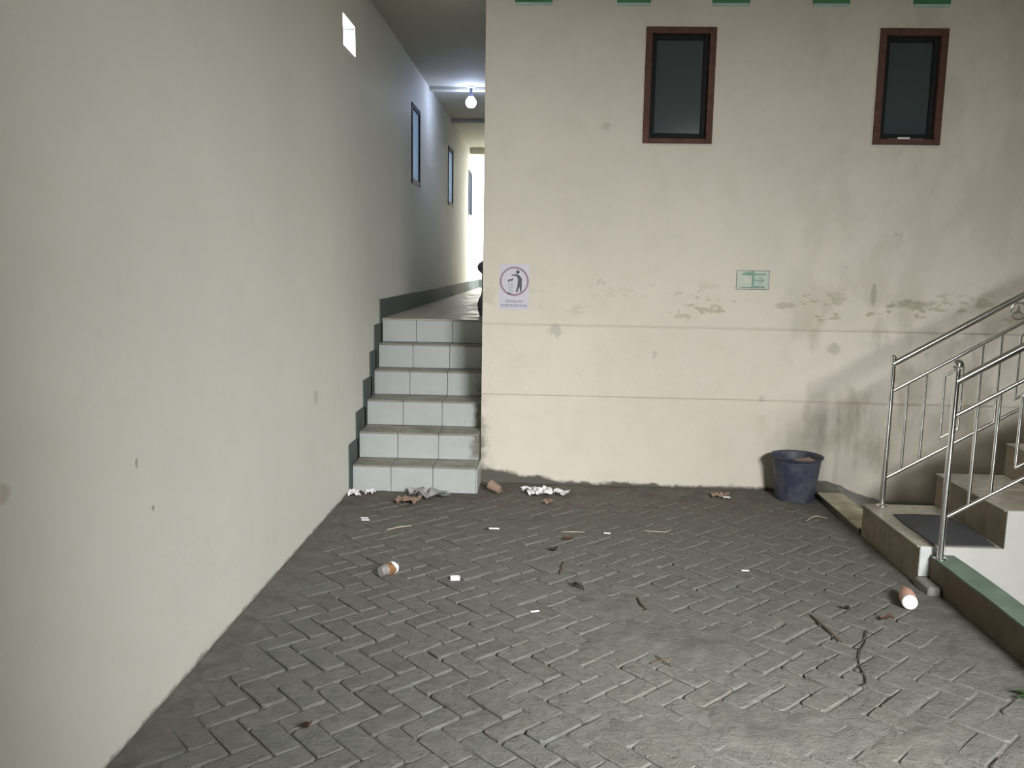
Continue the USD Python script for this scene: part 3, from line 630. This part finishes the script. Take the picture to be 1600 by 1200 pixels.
def crumple(r, seed, flat_=.6, sub=3):
    s = trimesh.creation.icosphere(sub, r); v = s.vertices; n = meshkit.fbm(v / r * 1.7 + seed * 5, 4, seed); s.vertices = v * (0.55 + .9 * n)[:, None] * [1.2, 1, flat_]
    s.vertices[:, 2] -= s.vertices[:, 2].min(); return s
tag(obj('rubbish_wad', place(crumple(.10, 4, .6), (1.70, 5.72, .150)), M['leaf_dark']), 'dark crumpled rubbish filling the blue bin', 'rubbish')

# ------------------------------------------------------------------ litter on the paving
G = .0035
# peach bottle
bt = thing('plastic_bottle', (1.703, 3.80, .036 + G), label='peach plastic bottle with a white base lying by the concrete pad', cat='bottle')
ax = dict(rx=-PI / 2, rz=math.radians(-14))
obj('body', place(lathe([(.0335, .012), (.0355, .03), (.0365, .07), (.034, .105), (.027, .135), (.017, .155), (.012, .162)], 28), **ax), M['peach'], bt, smooth=40)
obj('base', place(lathe([(0, .002), (.010, .002), (.012, 0), (.029, 0), (.034, .004), (.0345, .016), (.0335, .017)], 28), **ax), M['white_plastic'], bt, smooth=30, label='white base')
obj('cap', place(lathe([(.012, .160), (.0135, .163), (.0135, .182), (.011, .186), (0, .186)], 20), **ax), M['cap_orange'], bt, smooth=40, label='dull orange cap')
# crushed cup
cu = thing('crushed_cup', (-.775, 4.03, .028 + G), label='crushed plastic drink cup with a coffee stain lying left of the centre', cat='cup')
def squash(m, s):
    v = m.vertices; n = meshkit.fbm(v * 40 + s, 3, s); m.vertices = v * (0.8 + .4 * n)[:, None]; return m
ax = dict(rx=-PI / 2, rz=math.radians(-40))
obj('bottom', place(squash(lathe([(0, 0), (.024, 0), (.026, .004), (.028, .035)], 24), 3), (-.03, -.03, 0), **ax), M['clear_film'], cu, smooth=40, label='clear bottom of the cup')
obj('sleeve', place(squash(lathe([(.0275, .033), (.030, .06), (.029, .075)], 24), 4), (-.03, -.03, 0), **ax), M['coffee'], cu, smooth=40, label='brown stained middle')
obj('lid', place(squash(lathe([(.029, .073), (.034, .078), (.033, .088), (.02, .10), (0, .102)], 24), 5), (-.03, -.03, 0), **ax), M['paper'], cu, smooth=40, label='white lid')
# white folded carton cap
wc = thing('carton_scrap', (-.431, 4.0, G), rz=.25, label='small white open carton scrap lying in the middle of the paving', cat='scrap')
o = Polygon([(-.024, -.012), (.02, -.016), (.026, .002), (.02, .016), (-.018, .016), (-.026, .004)])
obj('wall', extr(o.difference(o.buffer(-.003)), .016), M['white_plastic'], wc); obj('bottom', extr(o.buffer(-.002), .003), M['paper'], wc)
# cigarette ends and sticks
def butt(x, y, ang, L, r, label, dark=False):
    t = thing('cigarette_end', (x, y, r + G), rz=ang, label=label, cat='cigarette end', group='cigarette ends on the paving')
    obj('paper_tube', tube([(-L / 2, 0, 0), (L / 2, 0, 0)], r, 10), M['paper'], t, smooth=40)
    if dark: obj('ash_tip', tube([(-L / 2 - .020, 0, -.001), (-L / 2 - .008, .002, 0), (-L / 2, 0, 0)], [r * .8, r * 1.25, r], 10), M['ash'], t, smooth=40, label='dark ash tip')
    else: obj('filter', tube([(L / 2, 0, 0), (L / 2 + .012, 0, 0)], r * 1.02, 10), M['white_plastic'], t, smooth=40)
butt(-.290, 4.82, .03, .062, .0052, 'white cigarette end with a dark ash tip, centre back of the paving', True)
butt(-.035, 3.633, .35, .028, .0042, 'small white cigarette end lying in front of the dark curled leaf')
butt(.369, 4.80, -.15, .026, .0042, 'small white cigarette end to the right of the pale split sticks')
butt(1.045, 4.244, .05, .026, .0042, 'small white cigarette end on the right half of the paving')
butt(-1.10, 4.955, .12, .034, .0042, 'white cigarette end by the left wall, farther back of the two')
butt(-1.085, 4.915, .10, .036, .0042, 'white cigarette end by the left wall, nearer of the two')
def twig(name, pts, r, m, label, c='twig'):
    return tag(obj(name, tube([(x, y, z * .55 + G) for x, y, z in pts], r, 7), m, smooth=40), label, c, {'twig': 'twigs on the paving', 'stick': 'pale split sticks on the paving'}.get(c))
twig('split_stick', [(-.915, 4.745, .006), (-.85, 4.80, .008), (-.785, 4.835, .006)], [.003, .005, .003], M['pale_stick'], 'pale stick on the left of the paving behind the crushed cup', 'stick')
twig('split_stick', [(.105, 4.80, .006), (.18, 4.805, .008), (.245, 4.808, .006)], [.002, .004, .002], M['pale_stick'], 'straight pale split stick at the middle of the paving', 'stick')
twig('split_stick', [(.60, 4.87, .006), (.68, 4.85, .01), (.73, 4.86, .006), (.765, 4.91, .008)], [.002, .0035, .003, .002], M['pale_stick'], 'bent pale split stick right of the centre of the paving', 'stick')
twig('twig', [(.115, 4.30, .008), (.10, 4.20, .01), (.09, 4.11, .006)], [.003, .005, .003], M['twig'], 'short brown twig in front of the straight pale stick')
twig('twig', [(1.222, 3.70, .008), (1.243, 3.56, .012), (1.268, 3.42, .006)], [.004, .006, .003], M['twig'], 'brown twig lying left of the black wire')
twig('twig', [(1.64, 5.17, .006), (1.70, 5.25, .01), (1.735, 5.28, .008), (1.79, 5.235, .006)], [.003, .004, .004, .002], M['pale_stick'], 'bent pale twig in front of the blue bin')
twig('twig', [(.44, 3.17, .006), (.485, 3.195, .01), (.53, 3.215, .006)], [.002, .003, .002], M['twig'], 'small crossed twig on the muddy patch, lying left to right')
twig('twig', [(.515, 3.15, .007), (.485, 3.195, .012), (.465, 3.245, .006)], [.002, .003, .002], M['twig'], 'small crossed twig on the muddy patch, pointing at the back wall')
twig('twig', [(.455, 3.83, .006), (.462, 3.76, .01), (.485, 3.70, .006)], [.006, .005, .003], M['twig'], 'curved dark twig behind the muddy patch')
wp = [(1.42, 3.56), (1.365, 3.43), (1.315, 3.345), (1.277, 3.26), (1.262, 3.19), (1.255, 3.12), (1.238, 3.07), (1.215, 3.05)]
twig('black_wire', [(x, y, .006) for x, y in wp], .0028, M['wire'], 'thin black wire curving over the paving on the right', 'wire')
# leaves
def leaf(x, y, L, W, ang, m, label, seed, up=.012):
    n = 9; V = []
    for i in range(n):
        t = i / (n - 1); w = W * math.sin(PI * min(1, t * 1.05)) ** .8
        for j in (-1, -.5, 0, .5, 1):
            V.append([L * (t - .5), j * w / 2, up * (abs(j) ** 1.5) + up * .8 * math.sin(PI * t * 1.3 + seed) * (1 if seed % 2 else -1) + .002 * math.sin(9 * t + j)])
    V = np.array(V); V[:, 2] -= V[:, 2].min(); i = np.arange(n * 5).reshape(n, 5)
    q = np.stack([i[:-1, :-1].ravel(), i[:-1, 1:].ravel(), i[1:, 1:].ravel(), i[1:, :-1].ravel()], 1); f = np.vstack([q[:, [0, 1, 2]], q[:, [0, 2, 3]]])
    a = trimesh.Trimesh(V, f[:, ::-1], process=False); b = trimesh.Trimesh(V + [0, 0, .0012], f, process=False)
    t = thing('fallen_leaf', (x, y, G), rz=ang, label=label, cat='leaf', group='fallen leaves on the paving')
    obj('blade', cat([a, b]), m, t, smooth=True); obj('stalk', tube([(L * .48, 0, .004), (L * .62, .004, .006)], .0012, 6), m, t)
leaf(-.775, 2.60, .060, .040, 2.0, M['leaf_brown'], 'curled brown leaf nearest the camera on the left of the paving', 1, .016)
leaf(.178, 3.925, .055, .028, 2.7, M['leaf_dark'], 'dark curled leaf in the middle of the paving', 2, .014)
leaf(.06, 4.47, .050, .036, .4, M['leaf_dark'], 'dark leaf farthest back in the middle of the paving', 3, .010)
leaf(1.546, 3.665, .060, .034, -.4, M['leaf_brown'], 'brown leaf lying beside the peach bottle', 5, .012)
leaf(1.408, 3.775, .045, .024, .8, M['leaf_dark'], 'dark leaf at the far end of the black wire', 4, .012)
leaf(.145, 4.68, .08, .05, .9, M['leaf_brown'], 'flat brown leaf between the straight pale stick and the dark leaf', 6, .006)
# paper, film and card along the steps and the wall foot
def scrap(name, x, y, w, d, seed, amp, m, label, c, rz=0.0, n=14, curl=0.0):
    return tag(obj(name, place(sheet(w, d, n, seed, amp, curl), (x, y, G), rz=rz), m, smooth=50), label, c, {'paper': 'white paper scraps on the paving', 'wrapper': 'brown wrappers on the paving'}.get(c))
scrap('paper_scrap', -.030, 5.60, .17, .11, 21, .085, M['paper'], 'largest white crumpled paper at the foot of the back wall', 'paper', .1)
scrap('paper_scrap', .115, 5.63, .10, .07, 22, .060, M['paper'], 'white crumpled paper right of the largest one at the wall foot', 'paper', -.5)
scrap('paper_scrap', -.115, 5.72, .09, .05, 23, .035, M['paper'], 'small white paper left of the largest one, against the wall foot', 'paper', .2)
scrap('paper_scrap', -1.285, 5.475, .075, .07, 24, .06, M['paper'], 'white crumpled paper in the corner of the left wall and the steps', 'paper', .3)
scrap('paper_scrap', -1.19, 5.53, .085, .05, 25, .05, M['paper'], 'white paper curl beside the corner of the lowest step', 'paper', .6)
scrap('plastic_bag', -.775, 5.48, .28, .13, 26, .085, M['clear_film'], 'clear crumpled plastic bag in front of the lowest white step', 'bag', .05)
scrap('paper_scrap', -.80, 5.50, .09, .045, 27, .03, M['paper'], 'white slip lying in the clear plastic bag before the steps', 'paper', .1)
scrap('food_wrapper', -.90, 5.35, .16, .12, 28, .07, M['brown_paper'], 'brown crumpled wrapper in front of the plastic bag', 'wrapper', -.2)
scrap('food_wrapper', .03, 5.42, .07, .06, 29, .04, M['brown_paper'], 'small brown wrapper in front of the white crumpled papers', 'wrapper', .4)
scrap('food_wrapper', 1.20, 5.70, .12, .06, 30, .045, M['brown_paper'], 'thin tan scrap at the wall foot left of the bin', 'wrapper', .1)
scrap('paper_scrap', 1.245, 5.655, .05, .03, 31, .02, M['paper'], 'tiny white paper at the wall foot left of the bin', 'paper', .1)
bc = thing('paper_cup', (-.335, 5.64, .034 + G), rz=.5, label='small brown paper cup lying tilted at the corner beside the steps', cat='cup')
ax = dict(rx=-PI / 2 + .35, rz=math.radians(35))
obj('cup_wall', place(lathe([(.026, -.04), (.036, .045), (.0375, .047), (.034, .045), (.025, -.037)], 24), **ax), M['brown_paper'], bc, smooth=40)
obj('cup_base', place(lathe([(0, -.036), (.0255, -.036), (.0255, -.033), (0, -.033)], 24), **ax), M['brown_paper'], bc)
# weed at the kerb
wd = thing('weed', (1.81, 2.985, 0), label='small green weed growing at the foot of the kerb', cat='weed')
for k in range(7):
    a = k * 2.4; L = .05 + .02 * (k % 3); n = 6; V = []
    for i in range(n):
        t = i / (n - 1); w = .022 * math.sin(PI * max(.06, t)) ; ctr = np.array([math.cos(a) * L * t, math.sin(a) * L * t, .01 + .05 * t - .045 * t * t]); s = np.array([-math.sin(a), math.cos(a), 0])
        V += [ctr - s * w / 2 + [0, 0, .004], ctr, ctr + s * w / 2 + [0, 0, .004]]
    i = np.arange(n * 3).reshape(n, 3); q = np.stack([i[:-1, :-1].ravel(), i[:-1, 1:].ravel(), i[1:, 1:].ravel(), i[1:, :-1].ravel()], 1)
    obj('leaf', (np.array(V), q), M['green_leaf'], wd, smooth=True)
obj('stem', tube([(0, 0, -.01), (.002, .001, .02)], .003, 7), M['green_leaf'], wd)
